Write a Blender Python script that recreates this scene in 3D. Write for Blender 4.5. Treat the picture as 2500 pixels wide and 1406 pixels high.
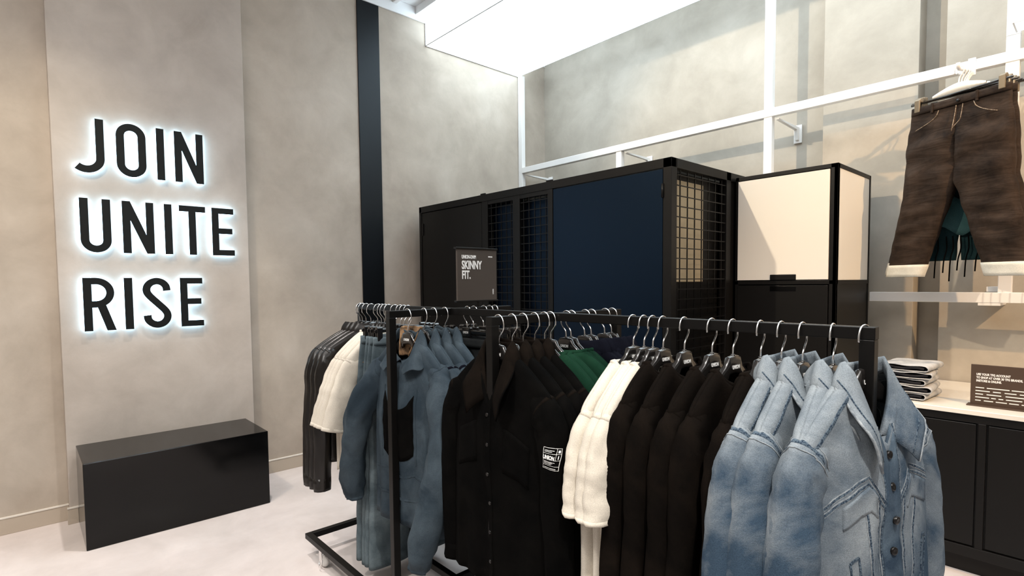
import bpy, math, random
from mathutils import Vector, Matrix, noise
R = math.radians
random.seed(7)
for _o in list(bpy.data.objects):
    bpy.data.objects.remove(_o)
scene = bpy.context.scene
col = scene.collection
H = 1.5                                             # eye height

# ------------------------------------------------------------------ camera
YAW, PITCH, ROLL = R(47.93), R(2.85), R(-0.55)
def _cam_rows():
    cy, sy = math.cos(YAW), math.sin(YAW)
    A = Matrix(((cy, sy, 0), (-sy, cy, 0), (0, 0, 1)))
    B = Matrix(((1, 0, 0), (0, 0, -1), (0, 1, 0)))
    cp, sp = math.cos(PITCH), math.sin(PITCH)
    P = Matrix(((1, 0, 0), (0, cp, -sp), (0, sp, cp)))
    cr, sr = math.cos(ROLL), math.sin(ROLL)
    Q = Matrix(((cr, -sr, 0), (sr, cr, 0), (0, 0, 1)))
    return Q @ P @ B @ A
_M = _cam_rows()
cam_data = bpy.data.cameras.new('camera')
cam = bpy.data.objects.new('camera', cam_data)
col.objects.link(cam)
_rot = Matrix((_M[0], -_M[1], -_M[2])).transposed()
cam.matrix_world = Matrix.Translation((0, 0, H)) @ _rot.to_4x4()
cam_data.sensor_width = 36.0
cam_data.lens = 1330.0 / 2500.0 * 36.0
cam_data.shift_y = 55.4 / 2500.0
cam_data.clip_start = 0.02
scene.camera = cam

# ------------------------------------------------------------------ look, world, lights
scene.view_settings.view_transform = 'Standard'
scene.view_settings.look = 'None'
scene.view_settings.exposure = 0.0
scene.view_settings.gamma = 1.0
scene.view_settings.use_curve_mapping = False
world = bpy.data.worlds.new('world')
scene.world = world
world.use_nodes = True
world.node_tree.nodes['Background'].inputs[0].default_value = (0.9, 0.93, 1.0, 1)
world.node_tree.nodes['Background'].inputs[1].default_value = 0.05

def light(name, kind, loc, target, power, color, size=0.1, angle=60, blend=0.4, sy=None):
    d = bpy.data.lights.new(name, kind)
    d.energy = power
    d.color = color
    if kind == 'AREA':
        d.shape = 'RECTANGLE'
        d.size = size
        d.size_y = sy or size
    else:
        d.shadow_soft_size = size
    if kind == 'SPOT':
        d.spot_size = R(angle)
        d.spot_blend = blend
    o = bpy.data.objects.new(name, d)
    col.objects.link(o)
    o.location = loc
    o.rotation_euler = (Vector(target) - Vector(loc)).to_track_quat('-Z', 'Y').to_euler()
    return o
WARM = (1.0, 0.84, 0.62)
NEUT = (1.0, 0.94, 0.86)
light('ceiling_fill_light', 'AREA', (-1.6, -1.2, 4.02), (-1.6, -1.2, 0), 108, (1.0, 0.97, 0.95), 3.2, sy=2.4)  # unseen overhead area light, added for the store's general ambient
light('ceiling_fill_light', 'AREA', (1.8, 0.6, 4.02), (1.8, 0.6, 0), 75, (1.0, 0.97, 0.95), 2.0, sy=2.6)  # second unseen area light added overhead as ambient fill
light('wall_spot', 'SPOT', (-2.55, 0.5, 4.0), (-1.55, 4.5, 2.3), 380, (1.0, 0.84, 0.62), 0.03, 62, 0.6)
light('counter_spot', 'SPOT', (1.9, 2.0, 4.0), (-0.70, 4.4, 1.20), 560, (1.0, 0.64, 0.32), 0.03, 46, 0.6)
light('rack_spot', 'SPOT', (0.7, 0.1, 4.0), (-0.55, 1.45, 1.0), 400, NEUT, 0.05, 50, 0.6)
light('rack_spot', 'SPOT', (-1.3, -0.9, 4.0), (-1.5, 1.4, 0.9), 230, NEUT, 0.05, 55, 0.6)
light('sign_spot', 'SPOT', (-2.6, -0.4, 4.0), (-4.4, 0.1, 1.1), 170, WARM, 0.05, 66, 0.9)
light('floor_spot', 'SPOT', (-3.2, 0.9, 4.0), (-3.2, 0.95, 0.0), 240, (1.0, 0.93, 0.88), 0.06, 70, 0.8)

# ------------------------------------------------------------------ materials
def _nodes(name):
    m = bpy.data.materials.new(name)
    m.use_nodes = True
    nt = m.node_tree
    return m, nt, nt.nodes['Principled BSDF']
def _in(b, key, v):
    if key in b.inputs:
        b.inputs[key].default_value = v
def plain(name, c, rough=0.5, metal=0.0, spec=0.5, coat=0.0):
    m, nt, b = _nodes(name)
    _in(b, 'Base Color', (*c, 1)); _in(b, 'Roughness', rough); _in(b, 'Metallic', metal)
    _in(b, 'Specular IOR Level', spec); _in(b, 'Coat Weight', coat); _in(b, 'Coat Roughness', 0.05)
    return m
def emit(name, c, s):
    m, nt, b = _nodes(name)
    _in(b, 'Base Color', (*c, 1)); _in(b, 'Emission Color', (*c, 1)); _in(b, 'Emission Strength', s)
    return m
def _ramp(nt, stops):
    r = nt.nodes.new('ShaderNodeValToRGB')
    els = r.color_ramp.elements
    while len(els) < len(stops):
        els.new(0.5)
    for e, (p, c) in zip(els, stops):
        e.position = p
        e.color = (*c, 1)
    return r
def _noise(nt, vec, scale, detail=4, rough=0.55, dist=0.0):
    n = nt.nodes.new('ShaderNodeTexNoise')
    n.inputs['Scale'].default_value = scale
    n.inputs['Detail'].default_value = detail
    n.inputs['Roughness'].default_value = rough
    n.inputs['Distortion'].default_value = dist
    if vec is not None:
        nt.links.new(vec, n.inputs['Vector'])
    return n
def _coord(nt, sc=(1, 1, 1)):
    t = nt.nodes.new('ShaderNodeTexCoord')
    mp = nt.nodes.new('ShaderNodeMapping')
    mp.inputs['Scale'].default_value = sc
    nt.links.new(t.outputs['Object'], mp.inputs['Vector'])
    return mp.outputs['Vector']
def _mix(nt, fac, a, b, mode='MIX'):
    x = nt.nodes.new('ShaderNodeMix')
    x.data_type = 'RGBA'
    x.blend_type = mode
    if isinstance(fac, (int, float)):
        x.inputs[0].default_value = fac
    else:
        nt.links.new(fac, x.inputs[0])
    for i, v in ((6, a), (7, b)):
        if isinstance(v, tuple):
            x.inputs[i].default_value = (*v, 1)
        else:
            nt.links.new(v, x.inputs[i])
    return x.outputs[2]
def _bump(nt, b, h, strength, dist):
    bp = nt.nodes.new('ShaderNodeBump')
    bp.inputs['Strength'].default_value = strength
    bp.inputs['Distance'].default_value = dist
    nt.links.new(h, bp.inputs['Height'])
    nt.links.new(bp.outputs[0], b.inputs['Normal'])
def plaster(name, lo, mid, hi, rough=0.75, sc=1.0, spec=0.3):
    m, nt, b = _nodes(name)
    v = _coord(nt)
    n1 = _noise(nt, v, 1.3 * sc, 6, 0.6, 0.3)
    n2 = _noise(nt, v, 3.2 * sc, 7, 0.62, 0.4)
    n3 = _noise(nt, v, 38.0, 3)
    r = _ramp(nt, ((0.3, lo), (0.5, mid), (0.72, hi)))
    nt.links.new(n1.outputs[0], r.inputs[0])
    r2 = _ramp(nt, ((0.30, (0.86, 0.85, 0.835)), (0.70, (1.07, 1.065, 1.06))))
    nt.links.new(n2.outputs[0], r2.inputs[0])
    c = _mix(nt, 1.0, r.outputs[0], r2.outputs[0], 'MULTIPLY')
    nt.links.new(c, b.inputs['Base Color'])
    _in(b, 'Roughness', rough); _in(b, 'Specular IOR Level', spec)
    _bump(nt, b, n3.outputs[0], 0.12, 0.004)
    return m
def fabric(name, lo, hi, sc=6.0, weave=700, rough=0.9, spec=0.12, sheen=0.0, bump=0.25, detail=5, p=(0.35, 0.65)):
    m, nt, b = _nodes(name)
    v = _coord(nt)
    n1 = _noise(nt, v, sc, detail, 0.6, 0.4)
    n2 = _noise(nt, v, weave, 2)
    r = _ramp(nt, ((p[0], lo), (p[1], hi)))
    nt.links.new(n1.outputs[0], r.inputs[0])
    r2 = _ramp(nt, ((0.3, (0.78, 0.78, 0.78)), (0.7, (1.12, 1.12, 1.12))))
    nt.links.new(n2.outputs[0], r2.inputs[0])
    c = _mix(nt, 1.0, r.outputs[0], r2.outputs[0], 'MULTIPLY')
    nt.links.new(c, b.inputs['Base Color'])
    _in(b, 'Roughness', rough); _in(b, 'Specular IOR Level', spec); _in(b, 'Sheen Weight', sheen)
    _bump(nt, b, n2.outputs[0], bump, 0.002)
    return m
def creased(name, lo, hi):
    m, nt, b = _nodes(name)
    n1 = _noise(nt, _coord(nt, (1, 1, 1)), 7.0, 9, 0.66, 0.2)
    n2 = _noise(nt, _coord(nt, (2.4, 2.4, 10)), 1.7, 3, 0.45, 2.6)
    mx = nt.nodes.new('ShaderNodeMath'); mx.operation = 'ADD'
    sc2 = nt.nodes.new('ShaderNodeMath'); sc2.operation = 'MULTIPLY_ADD'; sc2.inputs[1].default_value = 0.12; sc2.inputs[2].default_value = 0.44
    nt.links.new(n2.outputs[0], sc2.inputs[0]); nt.links.new(n1.outputs[0], mx.inputs[0]); nt.links.new(sc2.outputs[0], mx.inputs[1])
    r = _ramp(nt, ((0.72 / 2 + .04, lo), (1.28 / 2 + .04, hi)))
    hv = nt.nodes.new('ShaderNodeMath'); hv.operation = 'MULTIPLY'; hv.inputs[1].default_value = 0.5
    nt.links.new(mx.outputs[0], hv.inputs[0]); nt.links.new(hv.outputs[0], r.inputs[0])
    nt.links.new(r.outputs[0], b.inputs['Base Color'])
    _in(b, 'Roughness', 0.85); _in(b, 'Specular IOR Level', 0.1)
    _bump(nt, b, n2.outputs[0], 0.22, 0.03)
    return m
def stitched(name, a, c2, sc=110):
    m, nt, b = _nodes(name)
    v = _coord(nt)
    n1 = _noise(nt, v, sc, 2)
    r = _ramp(nt, ((0.42, a), (0.58, c2)))
    nt.links.new(n1.outputs[0], r.inputs[0])
    nt.links.new(r.outputs[0], b.inputs['Base Color'])
    _in(b, 'Roughness', 0.9); _in(b, 'Specular IOR Level', 0.1)
    return m

M = {}
M['wall'] = plaster('wall_plaster', (0.41, 0.355, 0.30), (0.485, 0.425, 0.36), (0.56, 0.50, 0.435))
M['panel'] = plaster('panel_plaster', (0.44, 0.39, 0.345), (0.49, 0.44, 0.395), (0.54, 0.49, 0.445))
M['wallB'] = plaster('back_wall_plaster', (0.37, 0.335, 0.285), (0.43, 0.39, 0.335), (0.49, 0.45, 0.395))
M['floor'] = plaster('floor_screed', (0.62, 0.555, 0.535), (0.70, 0.635, 0.615), (0.76, 0.70, 0.68), 0.42, 0.9, 0.4)
M['base'] = plain('skirting_paint', (0.50, 0.43, 0.35), 0.5)
M['ceil'] = plain('ceiling_paint', (0.82, 0.83, 0.84), 0.7)
M['far'] = plain('store_side_wall', (0.30, 0.28, 0.26), 0.8)
M['stripe'] = plain('black_satin_metal', (0.0035, 0.0042, 0.0052), 0.42, 0.0, 0.26)
_in(M['stripe'].node_tree.nodes['Principled BSDF'], 'Specular Tint', (0.84, 0.93, 1.0, 1))
M['bench'] = plain('black_gloss_acrylic', (0.0022, 0.0022, 0.0024), 0.14, 0.0, 0.30)
M['cab'] = plain('black_powder_coat', (0.0050, 0.0045, 0.0042), 0.42, 0.0, 0.22)
M['door'] = plain('black_metal_blue_reflection', (0.0016, 0.0036, 0.0085), 0.42, 0.0, 0.30)  # black metal with a cool blue reflection put into its base colour
_in(M['door'].node_tree.nodes['Principled BSDF'], 'Specular Tint', (0.30, 0.58, 1.0, 1))  # blue tint continues the painted reflection of cool light
M['rack'] = plain('rack_black_steel', (0.0036, 0.0033, 0.0031), 0.40, 0.0, 0.18)
M['white'] = plain('white_powder_coat', (0.82, 0.81, 0.80), 0.35, 0.0, 0.5)
M['lam'] = plain('white_laminate', (0.80, 0.76, 0.69), 0.22, 0.0, 0.5)
M['beige'] = plaster('lit_patch_beige', (0.42, 0.32, 0.19), (0.47, 0.36, 0.22), (0.52, 0.41, 0.26))  # colour of the warm lit patch behind the side mesh
M['light'] = emit('lightbox_fabric', (0.78, 0.915, 1.0), 5.0)
M['light_dim'] = emit('header_lightbox_fabric', (0.90, 0.96, 1.0), 1.6)
M['alu'] = plain('lightbox_trim', (0.70, 0.71, 0.72), 0.4)
M['chrome'] = plain('bright_steel_wire', (0.86, 0.86, 0.86), 0.22, 1.0)
M['hanger'] = plain('glossy_black_plastic', (0.010, 0.009, 0.0085), 0.16, 0.0, 0.6, 0.3)
M['print'] = plain('white_print', (0.85, 0.85, 0.84), 0.6)
M['letter'] = plain('letter_face_black', (0.0045, 0.006, 0.006), 0.5, 0.0, 0.25)
M['glow'] = emit('letter_glowing_acrylic', (0.52, 0.79, 1.0), 8.2)
M['signb'] = plain('sign_board_charcoal', (0.060, 0.048, 0.040), 0.6, 0.0, 0.3)
M['signbr'] = plain('sign_board_brown', (0.060, 0.036, 0.023), 0.5)
M['wheel'] = plain('pale_grey_wheel', (0.62, 0.61, 0.59), 0.5)
M['black'] = fabric('black_cotton', (0.0016, 0.0016, 0.0016), (0.0034, 0.0031, 0.0028), 8, 500, 0.95, 0.03)
M['blackbrown'] = fabric('black_brown_fleece', (0.0038, 0.0030, 0.0025), (0.0085, 0.0062, 0.0047), 8, 420, 0.95, 0.03)
M['shiny'] = plain('dark_coated_leather', (0.006, 0.0045, 0.0034), 0.34, 0.0, 0.42)
M['cream'] = fabric('cream_jersey', (0.60, 0.55, 0.47), (0.68, 0.63, 0.54), 5, 600, 0.9, 0.1, 0.1, 0.12)
M['green'] = fabric('bottle_green_jersey', (0.005, 0.023, 0.013), (0.009, 0.036, 0.020), 6, 500, 0.95, 0.04)
M['navy'] = fabric('navy_knit', (0.0028, 0.0032, 0.0062), (0.005, 0.0056, 0.010), 6, 400, 0.95, 0.04)
M['slate'] = fabric('slate_blue_nylon', (0.017, 0.028, 0.039), (0.048, 0.067, 0.083), 5.5, 420, 0.78, 0.14, 0.0, 0.15)
M['denim'] = fabric('washed_blue_denim', (0.040, 0.066, 0.100), (0.265, 0.30, 0.325), 3.6, 420, 0.92, 0.04, 0.0, 0.5, 12, (0.38, 0.62))
M['denimdk'] = fabric('denim_placket', (0.030, 0.050, 0.078), (0.12, 0.165, 0.21), 7.0, 480, 0.92, 0.1, 0.0, 0.4, 8)
M['seam'] = stitched('denim_seam', (0.022, 0.036, 0.058), (0.10, 0.135, 0.17), 240)
M['worn'] = fabric('denim_worn_edge', (0.15, 0.175, 0.20), (0.36, 0.39, 0.41), 60, 480, 0.92, 0.04)
M['jean'] = fabric('faded_teal_denim', (0.040, 0.058, 0.070), (0.15, 0.19, 0.21), 5.0, 480, 0.92, 0.1, 0.0, 0.4, 7)
M['jeandk'] = fabric('dark_grey_denim', (0.006, 0.007, 0.008), (0.018, 0.020, 0.021), 6.0, 480, 0.92, 0.1, 0.0, 0.4, 7)
M['brownj'] = creased('brown_coated_denim', (0.011, 0.0075, 0.006), (0.066, 0.045, 0.033))
M['tan'] = stitched('tan_stitch', (0.12, 0.085, 0.06), (0.30, 0.24, 0.18), 160)
M['cuffw'] = fabric('pale_denim_inside', (0.62, 0.60, 0.53), (0.74, 0.72, 0.65), 10, 500)
M['teal'] = fabric('dark_teal_jersey', (0.004, 0.014, 0.017), (0.010, 0.030, 0.034), 5, 400)
M['tealp'] = fabric('teal_pocket_cloth', (0.022, 0.060, 0.066), (0.036, 0.085, 0.09), 5, 400)
M['stack'] = fabric('grey_washed_denim', (0.30, 0.32, 0.35), (0.60, 0.60, 0.60), 8.0, 480, 0.92, 0.1, 0.0, 0.4, 7)
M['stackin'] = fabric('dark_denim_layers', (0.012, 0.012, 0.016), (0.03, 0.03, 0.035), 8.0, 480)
M['fur'] = fabric('tan_patterned_lining', (0.03, 0.02, 0.014), (0.36, 0.22, 0.12), 28, 500)
M['button'] = plain('dark_metal_button', (0.015, 0.014, 0.014), 0.3, 0.6)
M['clip'] = plain('bronze_clip', (0.20, 0.16, 0.11), 0.35, 0.5)

# ------------------------------------------------------------------ mesh helpers
class MB:
    def __init__(s):
        s.v, s.f = [], []
    def add(s, vs, fs):
        k = len(s.v)
        s.v += [tuple(p) for p in vs]
        s.f += [tuple(i + k for i in f) for f in fs]
        return s
    def box(s, x0, x1, y0, y1, z0, z1):
        x0, x1 = min(x0, x1), max(x0, x1); y0, y1 = min(y0, y1), max(y0, y1); z0, z1 = min(z0, z1), max(z0, z1)
        return s.add([(x0, y0, z0), (x1, y0, z0), (x1, y1, z0), (x0, y1, z0), (x0, y0, z1), (x1, y0, z1), (x1, y1, z1), (x0, y1, z1)],
                     [(0, 3, 2, 1), (4, 5, 6, 7), (0, 1, 5, 4), (1, 2, 6, 5), (2, 3, 7, 6), (3, 0, 4, 7)])
    def grid(s, P, nu, nv, closed=False):
        k = len(s.v)
        for i in range(nu):
            for j in range(nv):
                s.v.append(tuple(P(i, j)))
        nj = nv if closed else nv - 1
        for i in range(nu - 1):
            for j in range(nj):
                a, b = k + i * nv + j, k + i * nv + (j + 1) % nv
                s.f.append((a, b, b + nv, a + nv))
        return s
    def tube(s, pts, r, n=8, caps=True):
        pts = [Vector(p) for p in pts]
        rr = r if isinstance(r, (list, tuple)) else [r] * len(pts)
        t0 = (pts[1] - pts[0]).normalized()
        a = Vector((0, 0, 1)) if abs(t0.z) < 0.9 else Vector((1, 0, 0))
        nrm = (a - t0 * a.dot(t0)).normalized()
        rings = []
        for i, p in enumerate(pts):
            t = ((pts[min(i + 1, len(pts) - 1)] - pts[max(i - 1, 0)])).normalized()
            nrm = (nrm - t * nrm.dot(t)).normalized()
            b = t.cross(nrm)
            rings.append([p + (nrm * math.cos(2 * math.pi * j / n) + b * math.sin(2 * math.pi * j / n)) * rr[i] for j in range(n)])
        k = len(s.v)
        s.grid(lambda i, j: rings[i][j], len(pts), n, True)
        if caps:
            s.f.append(tuple(k + j for j in range(n))[::-1])
            s.f.append(tuple(k + (len(pts) - 1) * n + j for j in range(n)))
        return s
    def prism(s, poly, ax, d0, d1, caps=True):
        """poly: 2-D outline in the plane normal to axis ax ('x': (y,z), 'y': (x,z), 'z': (x,y))."""
        def P(u, v, d):
            return (d, u, v) if ax == 'x' else (u, d, v) if ax == 'y' else (u, v, d)
        n = len(poly)
        vs = [P(u, v, d0) for u, v in poly] + [P(u, v, d1) for u, v in poly]
        fs = [(i, (i + 1) % n, n + (i + 1) % n, n + i) for i in range(n)]
        if caps:
            fs += [tuple(range(n))[::-1], tuple(range(n, 2 * n))]
        return s.add(vs, fs)
    def strip2d(s, line, w, ax, d0, d1, closed=False):
        """a flat stroke of width w along a 2-D centre line, extruded from d0 to d1."""
        L = []
        for i, p in enumerate(line):
            a, b = (line[i - 1], line[(i + 1) % len(line)]) if closed else (line[max(i - 1, 0)], line[min(i + 1, len(line) - 1)])
            dx, dy = b[0] - a[0], b[1] - a[1]
            l = math.hypot(dx, dy) or 1
            L.append((-dy / l, dx / l))
        def P(u, v, d):
            return (d, u, v) if ax == 'x' else (u, d, v) if ax == 'y' else (u, v, d)
        vs, fs = [], []
        for p, q in zip(line, L):
            for sg in (-.5, .5):
                for d in (d0, d1):
                    vs.append(P(p[0] + q[0] * w * sg, p[1] + q[1] * w * sg, d))
        for i in range(len(line) - (0 if closed else 1)):
            a, b = 4 * i, 4 * ((i + 1) % len(line))
            fs += [(a, b, b + 2, a + 2), (a + 1, a + 3, b + 3, b + 1), (a, a + 1, b + 1, b), (a + 2, b + 2, b + 3, a + 3)]
        e = 4 * (len(line) - 1)
        if not closed:
            fs += [(0, 2, 3, 1), (e, e + 1, e + 3, e + 2)]
        return s.add(vs, fs)
    def mesh(s, name, m, smooth=False):
        me = bpy.data.meshes.new(name)
        me.from_pydata(s.v, [], s.f)
        me.materials.append(m)
        if smooth:
            me.polygons.foreach_set('use_smooth', [True] * len(me.polygons))
        me.update()
        return me
    def build(s, name, m, parent=None, smooth=False, loc=None, bevel=0, solid=0, sub=0):
        o = link(name, s.mesh(name, m, smooth), parent)
        if loc:
            o.location = loc
        mods(o, bevel, solid, sub)
        return o
def mods(o, bevel=0, solid=0, sub=0):
    if solid:
        x = o.modifiers.new('solid', 'SOLIDIFY'); x.thickness = solid; x.offset = 0
    if bevel:
        x = o.modifiers.new('bevel', 'BEVEL'); x.width = bevel; x.segments = 2; x.limit_method = 'ANGLE'
    if sub:
        x = o.modifiers.new('sub', 'SUBSURF'); x.levels = sub; x.render_levels = sub
def link(name, me, parent=None):
    o = bpy.data.objects.new(name, me)
    col.objects.link(o)
    if parent:
        o.parent = parent
    return o
def tag(o, label=None, cat=None, group=None, kind=None):
    if label: o['label'] = label
    if cat: o['category'] = cat
    if group: o['group'] = group
    if kind: o['kind'] = kind
    return o
def empty(name, loc, rz=0, label=None, cat=None, group=None):
    o = bpy.data.objects.new(name, None)
    col.objects.link(o)
    o.location = loc
    o.rotation_euler = (0, 0, rz)
    o.empty_display_size = 0.1
    return tag(o, label, cat, group)
def dup(root, loc, rz, label=None, group=None, tilt=(0, 0)):
    r = root.copy(); col.objects.link(r)
    r.location = loc; r.rotation_euler = (tilt[0], tilt[1], rz)
    if label: r['label'] = label
    if group: r['group'] = group
    for ch in list(root.children):
        c = ch.copy(); col.objects.link(c); c.parent = r
        for g in list(ch.children):
            d = g.copy(); col.objects.link(d); d.parent = c
    return r
def structure(o):
    o['kind'] = 'structure'
    return o
def text_mesh(txt, size, m, sx=1.0, bold=0.0, depth=0.0006, align='LEFT'):
    cu = bpy.data.curves.new('lettering', 'FONT')
    cu.body = txt; cu.size = size; cu.offset = bold; cu.extrude = depth; cu.align_x = align
    cu.resolution_u = 3
    t = bpy.data.objects.new('lettering', cu)
    col.objects.link(t)
    me = bpy.data.meshes.new_from_object(t.evaluated_get(bpy.context.evaluated_depsgraph_get()))
    bpy.data.objects.remove(t)
    me.materials.clear(); me.materials.append(m)
    me.transform(Matrix.Diagonal((sx, 1, 1, 1)))
    return me
def smooth01(a, b, x):
    t = min(1, max(0, (x - a) / (b - a)))
    return t * t * (3 - 2 * t)
def catmull(pts, n):
    P = [Vector(p) for p in pts]
    out = []
    for i in range(len(P) - 1):
        p0, p1, p2, p3 = P[max(i - 1, 0)], P[i], P[i + 1], P[min(i + 2, len(P) - 1)]
        for k in range(n):
            t = k / n
            out.append(0.5 * ((2 * p1) + (p2 - p0) * t + (2 * p0 - 5 * p1 + 4 * p2 - p3) * t * t + (3 * p1 - p0 - 3 * p2 + p3) * t ** 3))
    out.append(P[-1])
    return out
def nz(x, y, z):
    return noise.noise(Vector((x, y, z)))

# ------------------------------------------------------------------ room shell
YW = 4.60            # back wall
XW = -4.50           # sign wall
CZ = 4.10            # ceiling
structure(MB().box(-4.7, 3.6, -3.6, 4.8, -0.1, 0).build('floor', M['floor']))
structure(MB().box(-4.7, 3.6, -3.6, 4.8, CZ, CZ + 0.1).build('ceiling', M['ceil']))
structure(MB().box(XW - 0.15, XW, -3.6, 4.8, 0, CZ).build('wall_left', M['wall']))
structure(MB().box(-4.7, 3.6, YW, YW + 0.15, 0, CZ).build('wall_back', M['wallB']))
structure(MB().box(3.5, 3.6, -3.6, 4.8, 0, CZ).build('wall_right', M['far']))
structure(MB().box(-4.7, 3.6, -3.6, -3.5, 0, CZ).build('wall_front', M['far']))
PX = -4.41           # raised sign panel
structure(MB().box(XW, PX, 0.18, 1.30, 0, CZ).build('wall_sign_panel', M['panel'], bevel=0.004))
# skirting: a flush board with a pale top bead
def skirting(n, x, y0, y1):
    b = MB().box(x, x + 0.012, y0, y1, 0, 0.10)
    o = structure(b.build('baseboard_%d' % n, M['base'], bevel=0.002))
    MB().box(x, x + 0.015, y0, y1, 0.10, 0.108).build('bead', M['lam'], o)
skirting(1, XW, -3.5, 0.18)
skirting(2, PX, 0.168, 0.224)
skirting(3, XW, 1.30, 4.6)
structure(MB().box(XW, XW + 0.02, -3.5, 4.6, 3.985, CZ).build('trim_1', M['ceil'], bevel=0.004))
# raised plaster panels on the back wall
structure(MB().box(-1.475, -0.905, 4.42, YW, 0, CZ).build('wall_back_panel', M['wallB'], bevel=0.003))
structure(MB().box(-0.765, 3.5, 4.42, YW, 0, CZ).build('wall_back_panel_side', M['wallB'], bevel=0.003))
# black stripe
o = MB().box(XW, XW + 0.012, 2.27, 2.48, 0, 3.985).build('wall_stripe', M['stripe'], bevel=0.002)
tag(o, 'tall black satin strip running up the plaster wall right of the lettering', 'wall panel')

# ------------------------------------------------------------------ ceiling lightbox
YG = 4.20            # plane of the white tube grid
lb = empty('lightbox', (-2.2, 3.58, 3.775), 0, 'large glowing white lightbox hung under the ceiling in the corner', 'ceiling light')
b = MB().box(-2.29, 2.6, -0.60, 0.60, 0.004, 0.32)
b.build('glowing_skin', M['light'], lb)
f = MB()
for (y, z) in ((-0.606, 0.0),):
    f.box(-2.29, 2.6, y, y + 0.008, z, z + 0.006)
f.box(-2.298, -2.29, -0.606, 0.606, 0, 0.33)
f.box(-2.29, 2.6, 0.60, 0.606, 0.19, 0.33).box(-2.29, 2.6, 0.60, 0.606, 0.0, 0.008)  # upper back strip is unseen, added to cut glow on the back wall
f.build('edge_trim', M['alu'], lb)
b = MB().box(-4.48, 0.4, 2.86, 2.94, 4.03, 4.10).box(-4.48, 0.4, 2.62, 2.66, 4.06, 4.10)
structure(b.build('trim_2', M['white'], bevel=0.004))
# second, smaller lightbox above the rail at the right
lb2 = empty('lightbox', (0.05, 4.02, 2.86), 0, 'white lightbox header above the rail at the far right edge', 'ceiling light')
MB().box(-0.455, 0.5, -0.03, 0.13, 0.004, 0.9).build('glowing_skin', M['light_dim'], lb2)
MB().box(-0.462, -0.455, -0.036, 0.13, 0, 0.9).box(-0.455, 0.5, -0.036, -0.03, 0, 0.01).build('edge_trim', M['alu'], lb2)

# ------------------------------------------------------------------ white tube grid
gr = empty('wall_rail_frame', (-2.3, YG, 0), 0, 'white square-tube hanging frame of posts and rails along the right wall', 'rail frame')
def gbox(name, x0, x1, z0, z1, y0=-0.025, y1=0.025):
    return MB().box(x0 + 2.3, x1 + 2.3, y0, y1, z0, z1).build(name, M['white'], gr, bevel=0.003)
gbox('post', -4.495, -4.435, 0.0, 3.775)
gbox('post', -1.80, -1.74, 0.0, 3.775)
gbox('post', -0.455, -0.395, 1.365, 2.86)
gbox('post', -3.16, -3.10, 0.0, 2.715)
gbox('post', -0.455, -0.395, 2.86, 3.775)
gbox('rail', -4.435, 1.2, 2.715, 2.775, -0.03, 0.022)
gbox('rail', -1.09, 1.2, 1.362, 1.422, -0.031, 0.023)
for x in (-4.40, -3.07, -1.71):
    b = MB()
    b.prism([(0.0, 2.70), (0.385, 2.70), (0.385, 2.60), (0.36, 2.60), (0.34, 2.675), (0.0, 2.69)], 'x', x + 2.3 - 0.012, x + 2.3 + 0.012)
    b.box(x + 2.3 - 0.03, x + 2.3 + 0.03, 0.385, 0.397, 2.58, 2.72)
    b.build('bracket', M['white'], gr, bevel=0.002)
MB().box(1.76, 1.86, -0.028, 0.215, 1.345, 1.362).build('bracket', M['white'], gr, bevel=0.002)
MB().box(1.79, 1.86, 0.022, 0.215, 1.425, 1.455).build('bracket', M['white'], gr, bevel=0.002)

# ------------------------------------------------------------------ JOIN UNITE RISE letters
def arc(cx, cy, r, a0, a1, n=20):
    return [(cx + r * math.cos(R(a0 + (a1 - a0) * i / n)), cy + r * math.sin(R(a0 + (a1 - a0) * i / n))) for i in range(n + 1)]
SW = 0.0445
def shape_I(b, y0, y1, z0, z1, d0, d1):
    b.strip2d([((y0 + y1) / 2, z0), ((y0 + y1) / 2, z1)], y1 - y0, 'x', d0, d1)
def letter_strokes(ch, y0, y1, z0, z1):
    """list of polylines (closed rings are given as lists that come back to the start) with their width."""
    L = []
    h = SW / 2
    if ch == 'I':
        L.append(([((y0 + y1) / 2, z0), ((y0 + y1) / 2, z1)], y1 - y0))
    elif ch == 'J':
        cx, cz, rr = y1 - 0.095, z0 + 0.095, 0.095 - h
        L.append(([(y1 - h, z1), (y1 - h, z1 - 0.1), (y1 - h, cz + 0.02)] + arc(cx, cz, rr, 0, -130), SW))
    elif ch == 'O':
        rr = (y1 - y0) / 2
        c = (y0 + y1) / 2
        L.append((arc(c, z1 - rr, rr - h, 0, 180) + arc(c, z0 + rr, rr - h, 180, 360), SW))
    elif ch == 'U':
        rr = (y1 - y0) / 2
        c = (y0 + y1) / 2
        L.append(([(y0 + h, z1), (y0 + h, z1 - 0.1), (y0 + h, z0 + rr + .01)] + arc(c, z0 + rr, rr - h, 180, 360) + [(y1 - h, z0 + rr + .01), (y1 - h, z1 - 0.1), (y1 - h, z1)], SW))
    elif ch == 'S':
        c = (y0 + y1) / 2
        rr = (y1 - y0) / 2
        pt = lambda cz, a: (c + (rr - h) * math.cos(R(a)), cz + (rr - h) * math.sin(R(a)), 0)
        zt, zb = z1 - rr, z0 + rr
        ctl = [pt(zt, a) for a in (-6, 25, 57, 90, 123, 155, 187, 222)] + [(c, (zt + zb) / 2, 0)] + [pt(zb, a) for a in (42, 7, -25, -57, -90, -123, -155, -186)]
        L.append(([(p.x, p.y) for p in catmull(ctl, 5)], SW))
    return L
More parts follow.
